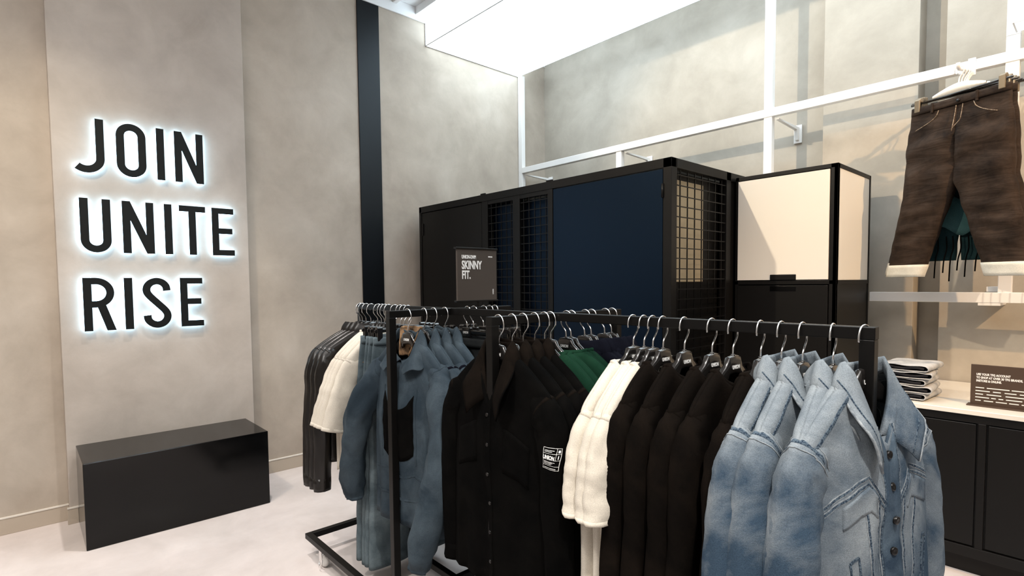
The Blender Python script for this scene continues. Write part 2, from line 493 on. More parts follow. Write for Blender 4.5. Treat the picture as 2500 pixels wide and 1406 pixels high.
def letter_polys(ch, y0, y1, z0, z1):
    P = []
    bar = 0.041
    if ch == 'N':
        P.append([(y0, z0), (y0 + SW, z0), (y0 + SW, z1), (y0, z1)])
        P.append([(y1 - SW, z0), (y1, z0), (y1, z1), (y1 - SW, z1)])
        P.append([(y0 + SW, z1), (y0 + SW, z1 - 0.125), (y1 - SW, z0), (y1 - SW, z0 + 0.125)])
    elif ch == 'T':
        c = (y0 + y1) / 2 - 0.002
        P.append([(y0, z1 - bar), (y1, z1 - bar), (y1, z1), (y0, z1)])
        P.append([(c - SW / 2, z0), (c + SW / 2, z0), (c + SW / 2, z1 - bar), (c - SW / 2, z1 - bar)])
    elif ch == 'E':
        m = (z0 + z1) / 2 + 0.006
        P.append([(y0, z0), (y0 + SW, z0), (y0 + SW, z1), (y0, z1)])
        for a, c, e in ((z1 - bar, z1, 0), (m - bar / 2, m + bar / 2, -0.010), (z0, z0 + bar, 0.002)):
            P.append([(y0 + SW, a), (y1 + e, a), (y1 + e, c), (y0 + SW, c)])
    elif ch == 'R':
        P.append([(y0, z0), (y0 + SW, z0), (y0 + SW, z1), (y0, z1)])
        P.append([(y0 + 0.066, z1 - 0.168), (y0 + 0.114, z1 - 0.168), (y1, z0), (y1 - 0.049, z0)])
    return P
def make_letter(ch, y0, y1, z0, z1, label, group):
    yc = (y0 + y1) / 2
    root = empty('sign_letter', (PX, yc, z0), 0, label, 'letter', group)
    def build(name, m, d0, d1, grow):
        b = MB()
        if ch == 'R':
            h = 0.041 / 2
            rr = 0.095
            cz = z1 - rr
            cx = 0.457 - 0.296 + y0 - rr
            b.strip2d([(y0 + SW, z1 - h), (cx, z1 - h)] + arc(cx, cz, rr - h, 88, -88, 20) + [(cx, cz - rr + h), (y0 + SW, cz - rr + h)], 0.042, 'x', d0, d1)
        for line, w in letter_strokes(ch, y0, y1, z0, z1):
            b.strip2d(line, w, 'x', d0, d1, ch == 'O')
        for p in letter_polys(ch, y0, y1, z0, z1):
            b.prism(p, 'x', d0, d1 - (.0004 if ch == 'R' and p[0][0] > y0 + .01 else 0))
        b.v = [(x, y - yc, z - z0) for x, y, z in b.v]
        return b.build(name, m, root)
    build('glowing_edge', M['glow'], 0.010, 0.030, 0)
    build('face', M['letter'], 0.030, 0.036, 0)
    return root
ROWS = [('JOIN', 2.226, 2.571, [(0.290, 0.440), (0.502, 0.665), (0.725, 0.770), (0.830, 1.006)], 'top word'),
        ('UNITE', 1.724, 2.066, [(0.298, 0.457), (0.518, 0.693), (0.754, 0.799), (0.843, 1.006), (1.047, 1.191)], 'middle word'),
        ('RISE', 1.222, 1.562, [(0.296, 0.462), (0.511, 0.557), (0.612, 0.774), (0.832, 0.971)], 'bottom word')]
for word, z0, z1, spans, where in ROWS:
    for ch, (a, c) in zip(word, spans):
        make_letter(ch, a, c, z0, z1, 'black backlit letter %s of the %s %s on the plaster panel' % (ch, where, word), 'backlit wall letters')

# ------------------------------------------------------------------ bench
bn = MB().box(-0.250, 0.250, -0.503, 0.503, 0, 0.503).build('bench', M['bench'], bevel=0.004, loc=(-4.13, 0.7265, 0))
tag(bn, 'glossy black box bench on the floor under the lit lettering', 'bench')

# ------------------------------------------------------------------ black wardrobe unit with wire mesh
def wire(b, ax, d, u0, u1, v0, v1, nu, nv, r=0.0028):
    """welded wire grid in the plane normal to ax at depth d (nu verticals, nv horizontals)."""
    for i in range(nu):
        u = u0 + (u1 - u0) * (i + 0.5) / nu
        if ax == 'y': b.box(u - r, u + r, d - r, d + r, v0, v1)
        else: b.box(d - r, d + r, u - r, u + r, v0, v1)
    for j in range(nv):
        v = v0 + (v1 - v0) * (j + 0.5) / nv
        if ax == 'y': b.box(u0, u1, d - 3 * r, d - r, v - r, v + r)
        else: b.box(d + r, d + 3 * r, u0, u1, v - r, v + r)
cb = empty('wardrobe_unit', (-3.04, 2.79, 0), 0, 'large black metal cabinet block with wire mesh windows along the back wall', 'cabinet')
X = lambda x: x + 3.04
Z1 = 2.215
f = MB()
f.box(X(-4.37), X(-4.335), 0, 0.05, 0, Z1).box(X(-1.775), X(-1.72), 0, 0.06, 0, Z1)
f.box(X(-4.37), X(-1.72), 0, 0.05, Z1 - 0.055, Z1)
f.box(X(-3.45), X(-3.375), 0.004, 0.05, 0, Z1 - 0.05).box(X(-3.078), X(-3.0), 0.004, 0.05, 0, Z1 - 0.05).box(X(-2.71), X(-2.662), 0.004, 0.05, 0, Z1 - 0.05)
f.box(X(-3.40), X(-2.70), 0.006, 0.05, Z1 - 0.085, Z1 - 0.05)
f.box(X(-1.77), X(-1.72), 0.05, 1.40, Z1 - 0.055, Z1).box(X(-1.77), X(-1.72), 0.66, 0.72, 0, Z1).box(X(-4.37), X(-1.72), 1.35, 1.40, Z1 - 0.055, Z1)
f.box(X(-1.765), X(-1.725), 0.05, 0.70, 0, 0.08)
f.box(X(-3.46), X(-3.40), 0.0, 0.012, Z1, Z1 + 0.01).box(X(-2.72), X(-2.66), 0.0, 0.012, Z1, Z1 + 0.01)
f.build('frame', M['cab'], cb, bevel=0.002)
MB().box(X(-4.35), X(-1.74), 0.05, 1.38, Z1 - 0.03, Z1 - 0.012).build('roof_panel', M['cab'], cb)
MB().box(X(-4.37), X(-4.35), 0.05, 1.38, 0, Z1 - 0.03).build('side_panel', M['cab'], cb)
d = MB().box(X(-4.332), X(-3.455), 0.006, 0.03, 0.06, Z1 - 0.06).build('door', M['cab'], cb, bevel=0.002)
MB().box(X(-4.322), X(-4.305), -0.002, 0.02, 1.95, 2.06).build('latch', M['cab'], d)
d = MB().box(X(-2.655), X(-1.78), 0.004, 0.03, 0.06, Z1 - 0.06).build('door', M['door'], cb, bevel=0.002)
MB().tube([(X(-1.776), -0.003, 1.99), (X(-1.776), -0.003, 2.07)], 0.008).build('hinge', M['cab'], d, True)
for x0, x1 in ((-3.375, -3.078), (-3.0, -2.71)):
    b = MB(); wire(b, 'y', 0.02, X(x0), X(x1), 0.06, Z1 - 0.085, 5, 34)
    b.build('wire_mesh', M['cab'], cb)
MB().box(X(-3.40), X(-2.70), 0.085, 0.095, 0.05, Z1 - 0.09).build('inner_panel', M['door'], cb)
b = MB(); wire(b, 'x', X(-1.735), 0.075, 0.66, 0.09, Z1 - 0.06, 7, 34)
b.build('wire_mesh', M['cab'], cb)
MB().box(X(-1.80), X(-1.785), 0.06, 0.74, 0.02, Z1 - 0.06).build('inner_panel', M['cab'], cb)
MB().box(X(-1.785), X(-1.775), 0.07, 0.46, 1.50, 2.11).build('lit_patch_board', M['beige'], cb, bevel=0.003)  # beige board shaped to stand in for a pool of warm spotlight
MB().box(X(-1.79), X(-1.73), 0.72, 1.36, 0, Z1 - 0.05).build('side_panel', M['cab'], cb)

# ------------------------------------------------------------------ white-fronted locker
wl = empty('locker', (-1.4055, 3.56, 0), 0, 'tall black framed locker with white upper door beside the black cabinet', 'cabinet')
x0, x1, d1, t = -0.3055, 0.3055, 0.63, 2.185
f = MB()
for xx in (x0, x1 - 0.022):
    for yy in (0, d1 - 0.022):
        f.box(xx, xx + 0.022, yy, yy + 0.022, 0, t)
f.box(x1 - 0.04, x1, 0, 0.03, 0, t)
for z in (t - 0.025, 1.478, 0.08):
    f.box(x0, x1, 0, 0.022, z, z + 0.025).box(x0, x1, d1 - 0.022, d1, z, z + 0.025)
    f.box(x0, x0 + 0.022, 0, d1, z, z + 0.025).box(x1 - 0.022, x1, 0, d1, z, z + 0.025)
f.build('frame', M['cab'], wl, bevel=0.002)
MB().box(x0 + .005, x1 - .005, 0.005, d1 - .005, t - 0.012, t - 0.002).build('top_panel', M['lam'], wl)
d = MB().box(x0 + 0.018, x1 - 0.044, -0.004, 0.016, 1.507, t - 0.03).build('door', M['lam'], wl, bevel=0.001)
MB().box(-0.075, 0.082, -0.008, 0.0, 1.505, 1.541).build('handle', M['cab'], d, bevel=0.008)
MB().box(x1 - 0.016, x1 - 0.004, 0.028, d1 - 0.024, 1.503, t - 0.026).build('side_panel', M['lam'], wl)
d = MB().box(x0 + 0.018, x1 - 0.044, -0.003, 0.016, 0.11, 1.472).build('drawer', M['cab'], wl, bevel=0.001)
MB().box(-0.075, 0.082, -0.0045, 0.002, 1.435, 1.468).build('handle', M['bench'], d, bevel=0.001)
MB().box(x1 - 0.016, x1 - 0.004, 0.028, d1 - 0.024, 0.10, 1.48).build('side_panel', M['cab'], wl)
MB().box(x0, x0 + 0.012, 0.028, d1 - 0.024, 0.10, t - 0.03).build('side_panel', M['cab'], wl)
MB().box(x0 + .02, x1 - .02, d1 - 0.012, d1 - 0.002, 0.10, t - 0.03).build('back_panel', M['cab'], wl)

# ------------------------------------------------------------------ low counter
ct = empty('counter', (-0.2, 3.51, 0), 0, 'low black counter with white top under the hanging jeans', 'counter')
MB().box(-0.895, 1.4, -0.03, 0.90, 0.826, 0.85).build('counter_top', M['lam'], ct, bevel=0.002)
MB().box(-0.895, 1.4, 0.0, 0.68, 0.10, 0.826).build('carcass', M['cab'], ct)
MB().box(-0.895, 1.4, 0.04, 0.66, 0.0, 0.10).build('plinth', M['cab'], ct)
MB().box(-0.895, 1.4, -0.018, 0.0, 0.785, 0.826).box(-0.895, 1.4, -0.018, 0.0, 0.10, 0.155).build('face_rail', M['cab'], ct, bevel=0.003)
for k in range(3):
    a = -0.22 - 0.68 + k * 0.68
    MB().box(a + 0.022, a + 0.658, -0.012, 0.0, 0.16, 0.78).build('door', M['cab'], ct, bevel=0.004)
    MB().box(a + 0.664, a + 0.696, -0.018, 0.0, 0.155, 0.785).build('stile', M['cab'], ct, bevel=0.003)

# ------------------------------------------------------------------ garment rack
ZR = 1.391
LY = 1.475                                           # centre line of the long rail
C1X, C2X = -2.05, -1.395
rk = empty('garment_rack', (-1.66, LY, 0), 0, 'black square-tube garment rack with one long rail and two cross rails', 'garment rack')
T = 0.016
def rbar(name, x0, x1, y0, y1, z0, z1):
    return MB().box(x0 + 1.66, x1 + 1.66, y0 - LY, y1 - LY, z0, z1).build(name, M['rack'], rk, bevel=0.002)
rbar('rail', -2.965, -0.368, LY - T, LY + T, ZR - 0.03, ZR)
rbar('rail', C1X - T, C1X + T, 1.145, 1.83, ZR - 0.031, ZR - 0.001)
rbar('rail', C2X - T, C2X + T, 1.155, 1.86, ZR - 0.031, ZR - 0.001)
for x, y in ((-2.95, LY), (-0.385, LY)):
    rbar('post', x - T, x + T, y - T, y + T, 0.12, ZR - 0.03)
for x, y in ((C1X, 1.160), (C1X, 1.815), (C2X, 1.170), (C2X, 1.845)):
    rbar('post', x - T, x + T, y - T, y + T, 0.12, ZR - 0.03)
rbar('base_bar', -2.99, -0.35, 1.127, 1.16, 0.09, 0.12)
rbar('base_bar', -2.99, -0.35, 1.83, 1.863, 0.09, 0.12)
rbar('base_bar', -2.99, -2.958, 1.16, 1.83, 0.09, 0.12)
rbar('base_bar', -0.382, -0.35, 1.16, 1.83, 0.09, 0.12)
rbar('base_bar', -2.958, -0.382, LY - T, LY + T, 0.09, 0.12)
for x in (C1X, C2X):
    rbar('base_bar', x - T, x + T, 1.16, 1.83, 0.09, 0.12)
for x, y in ((-2.79, 1.15), (-2.79, 1.84), (-0.55, 1.15), (-0.55, 1.84)):
    b = MB()
    n = 28
    def ring(i, j, x=x, y=y):
        r, yy = ((0.0, -.014), (0.035, -.014), (0.041, -.010), (0.0445, 0.0), (0.041, .010), (0.035, .014), (0.0, .014))[i]
        a = 2 * math.pi * j / n
        return (x + 1.66 + r * math.cos(a), y - LY + yy, 0.045 + r * math.sin(a))
    b.grid(ring, 7, n, True)
    w = b.build('caster', M['wheel'], rk, True)
    MB().box(x + 1.645, x + 1.675, y - LY - 0.022, y - LY - 0.017, 0.03, 0.092).box(x + 1.645, x + 1.675, y - LY + 0.017, y - LY + 0.022, 0.03, 0.092).build('fork', M['chrome'], w)
    MB().tube(catmull([(x + 1.70, y - LY - .022, 0.09), (x + 1.705, y - LY - .03, 0.06), (x + 1.70, y - LY - .036, 0.035), (x + 1.68, y - LY - .036, 0.03), (x + 1.67, y - LY - .03, 0.045)], 5), 0.003).build('brake_lever', M['chrome'], w, True)

# ------------------------------------------------------------------ hangers (local frame: origin on top of the rail, x across, front = -y)
_union = text_mesh('UNION', 0.0145, M['print'], 0.82, 0.0006, 0.0003, 'CENTER')
def hook_mesh(b):
    p = [(-0.027, 0, -0.036), (-0.027, 0, -0.022), (-0.020, 0, -0.004), (-0.004, 0, 0.0035), (0.012, 0, -0.001), (0.022, 0, -0.016), (0.0255, 0, -0.036), (0.021, 0, -0.050), (0.006, 0, -0.068), (0.001, 0, -0.080), (0, 0, -0.102)]
    b.tube(catmull(p, 4), 0.0024, 8)
def add_logo(root, part, z):
    for rz, y in ((0, -0.0105), (math.pi, 0.0105)):
        o = link('logo', _union, part)
        o.matrix_local = Matrix.Translation((0.0, y, z)) @ Matrix.Rotation(rz, 4, 'Z') @ Matrix.Rotation(R(90), 4, 'X')
def make_hanger(name, half, drop, thick=1.0):
    root = empty(name, (0, 0, -5))
    b = MB(); hook_mesh(b); b.build('hook', M['chrome'], root, True)
    xs = [0, .012, .026, .030, .040, .060, .085, .105, .125, .145, half - .006, half]
    xs = [-v for v in xs[:0:-1]] + xs
    def sec(x):
        a = abs(x)
        if a <= .030:
            top, hh, th = -0.096 - 0.004 * (a / .03) ** 2, 0.056, 0.0095
        else:
            q = (a - .03) / (half - .03)
            top = -0.102 - drop * (q ** 0.85) - 0.006
            hh = 0.050 * (1 - q) ** 1.6 + 0.018
            th = (0.008 + 0.003 * q) * thick
        return top, hh, th
    n = 10
    b = MB()
    def ring(i, j):
        top, hh, th = sec(xs[i])
        a = 2 * math.pi * (j + .5) / n
        c, s = math.cos(a), math.sin(a)
        e = 0.55
        return (xs[i], th * math.copysign(abs(c) ** e, c), top - hh / 2 + hh / 2 * math.copysign(abs(s) ** e, s))
    b.grid(ring, len(xs), n, True)
    b.f.append(tuple(range(n))[::-1]); b.f.append(tuple(range(len(b.v) - n, len(b.v))))
    b.tube([(0, 0, -0.094), (0, 0, -0.104)], [0.006, 0.007], 10)
    part = b.build('shoulder_body', M['hanger'], root, True)
    add_logo(root, part, -0.134)
    return root
def make_clip_hanger(name):
    root = empty(name, (0, 0, -5))
    b = MB(); hook_mesh(b); b.build('hook', M['chrome'], root, True)
    b = MB().box(-0.030, 0.030, -0.0085, 0.0085, -0.140, -0.096)
    b.box(-0.19, 0.19, -0.004, 0.004, -0.125, -0.108)
    part = b.build('shoulder_body', M['hanger'], root, bevel=0.003)
    add_logo(root, part, -0.124)
    for x in (-0.165, 0.165):
        c = MB().box(x - 0.014, x + 0.014, -0.012, -0.003, -0.165, -0.100).box(x - 0.014, x + 0.014, 0.003, 0.012, -0.165, -0.100)
        c.tube([(x - 0.016, 0, -0.105), (x + 0.016, 0, -0.105)], 0.011, 10)
        c.build('clip', M['hanger'], root, bevel=0.002)
    return root
HANGER = make_hanger('coat_hanger', 0.165, 0.095)
CLIP = make_clip_hanger('clip_hanger')

# ------------------------------------------------------------------ upper-body garments
class Top:
    """shape of a hanging top: P(side, s, t) with side -1 front / +1 back, s across (-1..1), t shoulder to hem (0..1)."""
    def __init__(s, W=.24, L=.70, z0=-.128, drop=.09, wn=.075, dip=.06, V=False, T=.045, flare=.0, fold=.012, seed=0, taper=0.0, lean=0.0):
        s.W, s.L, s.z0, s.drop, s.wn, s.dip, s.V, s.T, s.flare, s.fold, s.seed, s.taper, s.lean = W, L, z0, drop, wn, dip, V, T, flare, fold, seed, taper, lean
    def top(s, side, x):
        a = abs(x)
        if a < s.wn:
            q = a / s.wn
            if side < 0:
                return s.z0 - s.dip * ((1 - q) if s.V else math.sqrt(max(0, 1 - q * q)))
            return s.z0 - 0.012 * math.sqrt(max(0, 1 - q * q))
        q = (a - s.wn) / (s.W - s.wn)
        return s.z0 - s.drop * (0.75 * q + 0.25 * q * q)
    def P(s, side, u, t):
        x = u * s.W
        zt = s.top(side, x)
        zh = s.z0 - s.L + 0.012 * nz(u * 1.5, s.seed, side)
        z = zt + (zh - zt) * t
        ex = 2.6 + 9.0 * (1 - smooth01(0.0, .30, t))
        prof = math.sqrt(max(0.0, 1 - abs(u) ** ex))
        rnd = math.sqrt(max(0.0, 1 - (1 - min(1, t / .05)) ** 2))
        y = prof * ((s.T - .006) * smooth01(.02, .40, t) + (.022 + .10 * max(0.0, s.T - .03)) * rnd)
        a = abs(x) / s.wn
        if a < 1:
            y += 0.030 * math.sqrt(1 - a * a) * (1 - smooth01(0, .55, t))
        env = smooth01(.08, .55, t) * prof ** .5
        w = s.seed * 7.3 + side * 3.1
        y += env * s.fold * (1.6 * nz(x * 13 + w, z * 1.3, w) + 0.7 * nz(x * 30 + w, z * 2.5, w * 2))
        y += 0.35 * s.fold * prof * rnd * nz(x * 18 + w, z * 22, w)
        y = side * max(y, 0.0)
        xx = x * (1 + s.flare * t - s.taper * math.sin(math.pi * min(1, t * 1.1))) + 0.006 * env * nz(z * 5, w, 1.0)
        return Vector((xx, y - s.lean * smooth01(.1, .9, t), z))
    def N(s, side, u, t):
        e = 1e-3
        a = s.P(side, u + e, t) - s.P(side, u - e, t)
        b = s.P(side, u, t + e) - s.P(side, u, t - e)
        n = a.cross(b)
        if n.y * side < 0: n = -n
        return n.normalized()
    def body(s, ns=46, nt=40):
        us = [-math.cos(math.pi * i / (ns - 1)) for i in range(ns)]
        us = [0.55 * u + 0.45 * (2 * i / (ns - 1) - 1) for i, u in enumerate(us)]
        b = MB()
        for side in (-1, 1):
            b.grid(lambda i, j: s.P(side, us[j], (i / (nt - 1)) ** 1.6), nt, ns)
        return b
    def neckline(s, n=9, f0=0.06):
        k = s.wn / s.W
        pts = []
        for i in range(n): pts.append(s.P(-1, -k * (f0 + (1 - f0) * i / (n - 1)), 0))
        for i in range(1, 2 * n - 2): pts.append(s.P(1, -k + 2 * k * i / (2 * n - 2), 0))
        for i in range(n): pts.append(s.P(-1, k * (1 - (1 - f0) * i / (n - 1)), 0))
        return pts
    def ribbon(s, b, path, width, thick=0.0016, side=-1, lift=0.0012):
        """raised cloth strip following (u, t) points over the front or back."""
        pts = [(s.P(side, u, t), s.N(side, u, t)) for u, t in path]
        k = len(b.v)
        for i, (p, n) in enumerate(pts):
            d = (pts[min(i + 1, len(pts) - 1)][0] - pts[max(i - 1, 0)][0]).normalized()
            c = d.cross(n).normalized() * (width / 2)
            for q in (p - c - n * .002, p - c + n * (lift + thick), p + c + n * (lift + thick), p + c - n * .002):
                b.v.append(tuple(q))
        for i in range(len(pts) - 1):
            a = k + 4 * i
            for j in range(4):
                b.f.append((a + j, a + (j + 1) % 4, a + 4 + (j + 1) % 4, a + 4 + j))
        e = k + 4 * (len(pts) - 1)
        b.f.append((k, k + 3, k + 2, k + 1)); b.f.append((e, e + 1, e + 2, e + 3))
        return b
    def patch(s, b, u0, u1, t0, t1, side=-1, lift=.003, n=8):
        """cloth patch lying on the surface between (u0,t0) and (u1,t1)."""
        def Q(i, j):
            ii, jj = min(max(i - 1, 0), n), min(max(j - 1, 0), n)
            u, t = u0 + (u1 - u0) * ii / n, t0 + (t1 - t0) * jj / n
            l = -0.004 if (i in (0, n + 2) or j in (0, n + 2)) else lift
            return s.P(side, u, t) + s.N(side, u, t) * l
        return b.grid(Q, n + 3, n + 3)
    def line(s, u0, t0, u1, t1, n=14):
        return [(u0 + (u1 - u0) * i / n, t0 + (t1 - t0) * i / n) for i in range(n + 1)]
def sleeve(path, rn, ry, seed, wr=0.006, n=22, m=9):
    """swept sleeve: rn = radius in the plane of the path, ry = radius in y."""
    pts = catmull(path, m)
    K = len(pts)
    def lerp(a, q):
        f = q * (len(a) - 1); i = min(int(f), len(a) - 2)
        return a[i] + (a[i + 1] - a[i]) * (f - i)
    rings = []
    for i, p in enumerate(pts):
        t = (pts[min(i + 1, K - 1)] - pts[max(i - 1, 0)]).normalized()
        yv = Vector((0, 1, 0)); yv = (yv - t * yv.dot(t)).normalized()
        nv = t.cross(yv)
        q = i / (K - 1)
        ring = []
        for j in range(n):
            a = 2 * math.pi * j / n
            f = wr * smooth01(0, .15, q) * (1.3 * nz(math.cos(a) * 1.3 + seed, math.sin(a) * 1.3, q * 5 + seed) + 0.9 * nz(math.cos(a) * 2.6, math.sin(a) * 2.6 + seed, q * 13))
            ring.append(p + nv * (lerp(rn, q) + f) * math.cos(a) + yv * (lerp(ry, q) + f) * math.sin(a))
        rings.append(ring)
    return rings
def rings_mesh(rings):
    b = MB()
    n = len(rings[0])
    b.grid(lambda i, j: rings[i][j], len(rings), n, True)
    return b
def band(rings, i0, i1, grow):
    """a separate band (cuff, seam) hugging rings i0..i1."""
    out = []
    for i in range(i0, i1 + 1):
        c = sum(rings[i], Vector()) / len(rings[i])
        out.append([c + (p - c) * (1 + grow) for p in rings[i]])
    c0 = sum(rings[i0], Vector()) / len(rings[i0]); c1 = sum(rings[i1], Vector()) / len(rings[i1])
    out.insert(0, [c0 + (p - c0) * 0.97 for p in rings[i0]])
    out.append([c1 + (p - c1) * 0.97 for p in rings[i1]])
    return rings_mesh(out)
def collar(tp, stand=.030, fall=.055, tip=.075, front=.10):
    N = tp.neckline()
    K = len(N)
    cols = []
    for i, p in enumerate(N):
        u = 2 * i / (K - 1) - 1                       # -1 left front .. 0 back .. 1 right front
        sx = -1 if u < 0 else 1
        fr = smooth01(.48, .80, abs(u)); bk = 1 - smooth01(.05, .35, abs(u))
        O = Vector((sx * (1 - bk) * (0.9), bk - fr * 0.45, 0)); O.normalize()
        st = stand * (1 - .75 * fr)
        A = p + Vector((0, 0, st)) - O * 0.006 * (1 - fr) - Vector((0, 0.006 * fr, 0))
        A2 = A + O * 0.008 + Vector((0, -0.002 * fr, 0.002))
        end = smooth01(.86, 1.0, abs(u))
        wdt = fall + (tip - fall) * fr
        D = (O * (0.45 + 0.40 * fr) + Vector((0, -0.06 * fr, -0.85 + 0.35 * fr))).normalized()
        B = A2 + D * wdt + Vector((0, -0.004 * fr, -0.018 * end))
        mid = (A2 + B) / 2 + O * 0.006 + Vector((0, -.004 * fr, 0))
        cols.append(catmull((p, A, A2, mid, B), 3))
    b = MB()
    b.grid(lambda i, j: cols[i][j], K, 13)
    b.cols = cols
    return b
def base_sleeve_path(W, zs, length, out=.05, fwd=0.0):
    return [(W - .075, 0, zs - .030), (W - .030, 0, zs - .050), (W - .004, -.2 * fwd, zs - .10), (W + out * .45, -.5 * fwd, zs - .22), (W + out * .9, -fwd * .8, zs - .22 - (length - .22) * .5), (W + out, -fwd, zs - length)]

def make_top(name, tp, mats, sl_len=.62, sl_out=.03, rn=(.050, .056, .052, .048, .042, .036), ry=(.026, .034, .044, .044, .042, .036), col_kind='crew', cuff=0, cuff_grow=.03, wr=.006, seams=None, sl_path=None, hem=True, placket=None):
    root = empty(name, (0, 0, -5))
    body = tp.body().build('body', mats['body'], root, True, solid=.0022)
    zs = tp.z0 - tp.drop
    for sx in (-1, 1):
        path = sl_path(sx) if sl_path else base_sleeve_path(tp.W, zs, sl_len, sl_out)
        rg = sleeve([(sx * x if not sl_path else x, y, z) for x, y, z in path], rn, ry, tp.seed + sx * 2.3, wr)
        so = rings_mesh(rg).build('sleeve', mats.get('sleeve', mats['body']), root, True, solid=.0022)
        K = len(rg)
        if cuff:
            band(rg, K - 1 - cuff, K - 1, cuff_grow).build('cuff', mats.get('cuff', mats['body']), so, True)
        if seams:
            band(rg, 7, 8, .030).build('armhole_seam', mats[seams], so, True)
            if 'seam' in mats:
                for rr_ in (6, 9):
                    MB().tube([c_ + (c_ - sum(rg[rr_], Vector()) / len(rg[rr_])).normalized() * .002 for c_ in rg[rr_]] + [rg[rr_][0]], .0014, 6, False).build('worn_edge', M['worn'], so, True)
    if col_kind == 'crew':
        nl = tp.neckline(9, 0.0)
        MB().tube(nl + [nl[0]], 0.009, 8, False).build('neckband', mats.get('collar', mats['body']), root, True)
    elif col_kind == 'mock':
        nl = tp.neckline(9, 0.0)
        b = MB()
        b.grid(lambda i, j: Vector(nl[j % len(nl)]) + Vector((0, 0, (0, .012, .026, .030, .026, .010)[i])) + Vector((nl[j % len(nl)][0], nl[j % len(nl)][1], 0)) * (0.10, .13, .10, .0, -.08, -.08)[i], 6, len(nl), True)
        b.build('neckband', mats.get('collar', mats['body']), root, True)
    elif col_kind == 'shirt':
        collar(tp).build('collar', mats.get('collar', mats['body']), root, True, solid=.004)
    elif col_kind == 'big':
        cb = collar(tp, .034, .062, .088)
        co = cb.build('collar', mats.get('collar', mats['body']), root, True, solid=.004)
        eb = MB()
        eb.tube([c[12] for c in cb.cols], .0032, 6)
        eb.build('collar_edge', M['worn'] if 'seam' in mats else mats['body'], co, True)
        if 'seam' in mats:
            eb = MB()
            eb.tube([c[10] + (c[10] - c[8]).normalized() * .001 + Vector((0, -.001, .0022)) for c in cb.cols], .0018, 6)
            eb.build('collar_stitch', mats['seam'], co, True)
    elif col_kind == 'hood':
        c = collar(tp, .040, .13, .075)
        c.v = [(x + .006 * nz(x * 30, y * 30, z * 30), y + .012 * nz(x * 22, z * 22, 3), z + .010 * nz(x * 25, y * 25, 9)) for x, y, z in c.v]
        c.build('hood', mats.get('collar', mats['body']), root, True, solid=.005, sub=2)
    return root

def strip_part(tp, name, m, parent, paths, width, side=-1, thick=.0016):
    b = MB()
    for p in paths:
        tp.ribbon(b, p, width, thick, side)
    return b.build(name, m, parent)
def disc(tp, b, u, t, r, side=-1, lift=.004, n=14):
    p, nn = tp.P(side, u, t), tp.N(side, u, t)
    a = nn.cross(Vector((0, 0, 1))).normalized(); c = nn.cross(a)
    k = len(b.v)
    for q, l in ((1.0, .001), (1.0, lift), (.75, lift + .0014), (.4, lift + .0006)):
        for j in range(n):
            an = 2 * math.pi * j / n
            b.v.append(tuple(p + nn * l + (a * math.cos(an) + c * math.sin(an)) * r * q))
    for i in range(3):
        for j in range(n):
            b.f.append((k + i * n + j, k + i * n + (j + 1) % n, k + (i + 1) * n + (j + 1) % n, k + (i + 1) * n + j))
    b.f.append(tuple(k + 3 * n + j for j in range(n)))
    return b

# --- washed denim jacket
def make_denim(seed, T, fold, lean):
    tp = Top(W=.245, L=.60, z0=-.116, drop=.128, wn=.085, dip=.155, V=True, T=T, flare=.02, fold=fold, seed=seed, lean=lean)
    root = make_top('denim_jacket', tp, {'body': M['denim'], 'seam': M['seam'], 'collar': M['denim']}, .60, .05,
                    (.052, .060, .058, .054, .048, .042), (.028, .036, .048, .050, .046, .040), 'big', 3, .03, .007, 'seam')
    L = tp.line
    pl = MB(); tp.patch(pl, -0.115, 0.115, 0.012, 0.93, -1, .004, 16)
    po = pl.build('placket', M['denimdk'], root, True)
    for k in range(6):
        disc(tp, MB(), 0.0, 0.045 + k * 0.165, .0095, -1, .008).build('button', M['button'], po, True)
    sg = []
    for q in (-1, 1):
        sg += [L(q * .12, .36, q * .93, .33), L(q * .12, .385, q * .93, .355)]
        sg += [L(q * .20, .39, q * .16, .93), L(q * .42, .39, q * .30, .93)]
        sg += [L(q * .125, .02, q * .125, .93)]
        sg += []
    strip_part(tp, 'worn_edges', M['worn'], root, sg, .0092, thick=.0006)
    strip_part(tp, 'front_seams', M['seam'], root, sg, .0046)
    strip_part(tp, 'back_seams', M['seam'], root, [L(-.9, .30, .9, .30, 20), L(-.3, .31, -.22, .93), L(.3, .31, .22, .93)], .0055, 1)
    for q in (-1, 1):
        b = MB(); tp.patch(b, q * .25, q * .68, .385, .475, -1, .004, 8)
        f = b.build('pocket_flap', M['denim'], root, True)
        strip_part(tp, 'welt', M['seam'], root, [L(q * .50, .62, q * .62, .62, 6), L(q * .62, .62, q * .55, .86, 10), L(q * .50, .62, q * .44, .86, 10)], .006)
        strip_part(tp, 'shoulder_seam', M['seam'], root, [[(q * (.40 + .54 * i / 12), .035 + .03 * (i / 12)) for i in range(13)]], .007)
    b = MB()
    for side in (-1, 1):
        tp.patch(b, -.985, .985, .935, 1.0, side, .004, 24)
    b.build('waistband', M['denim'], root, True)
    return root

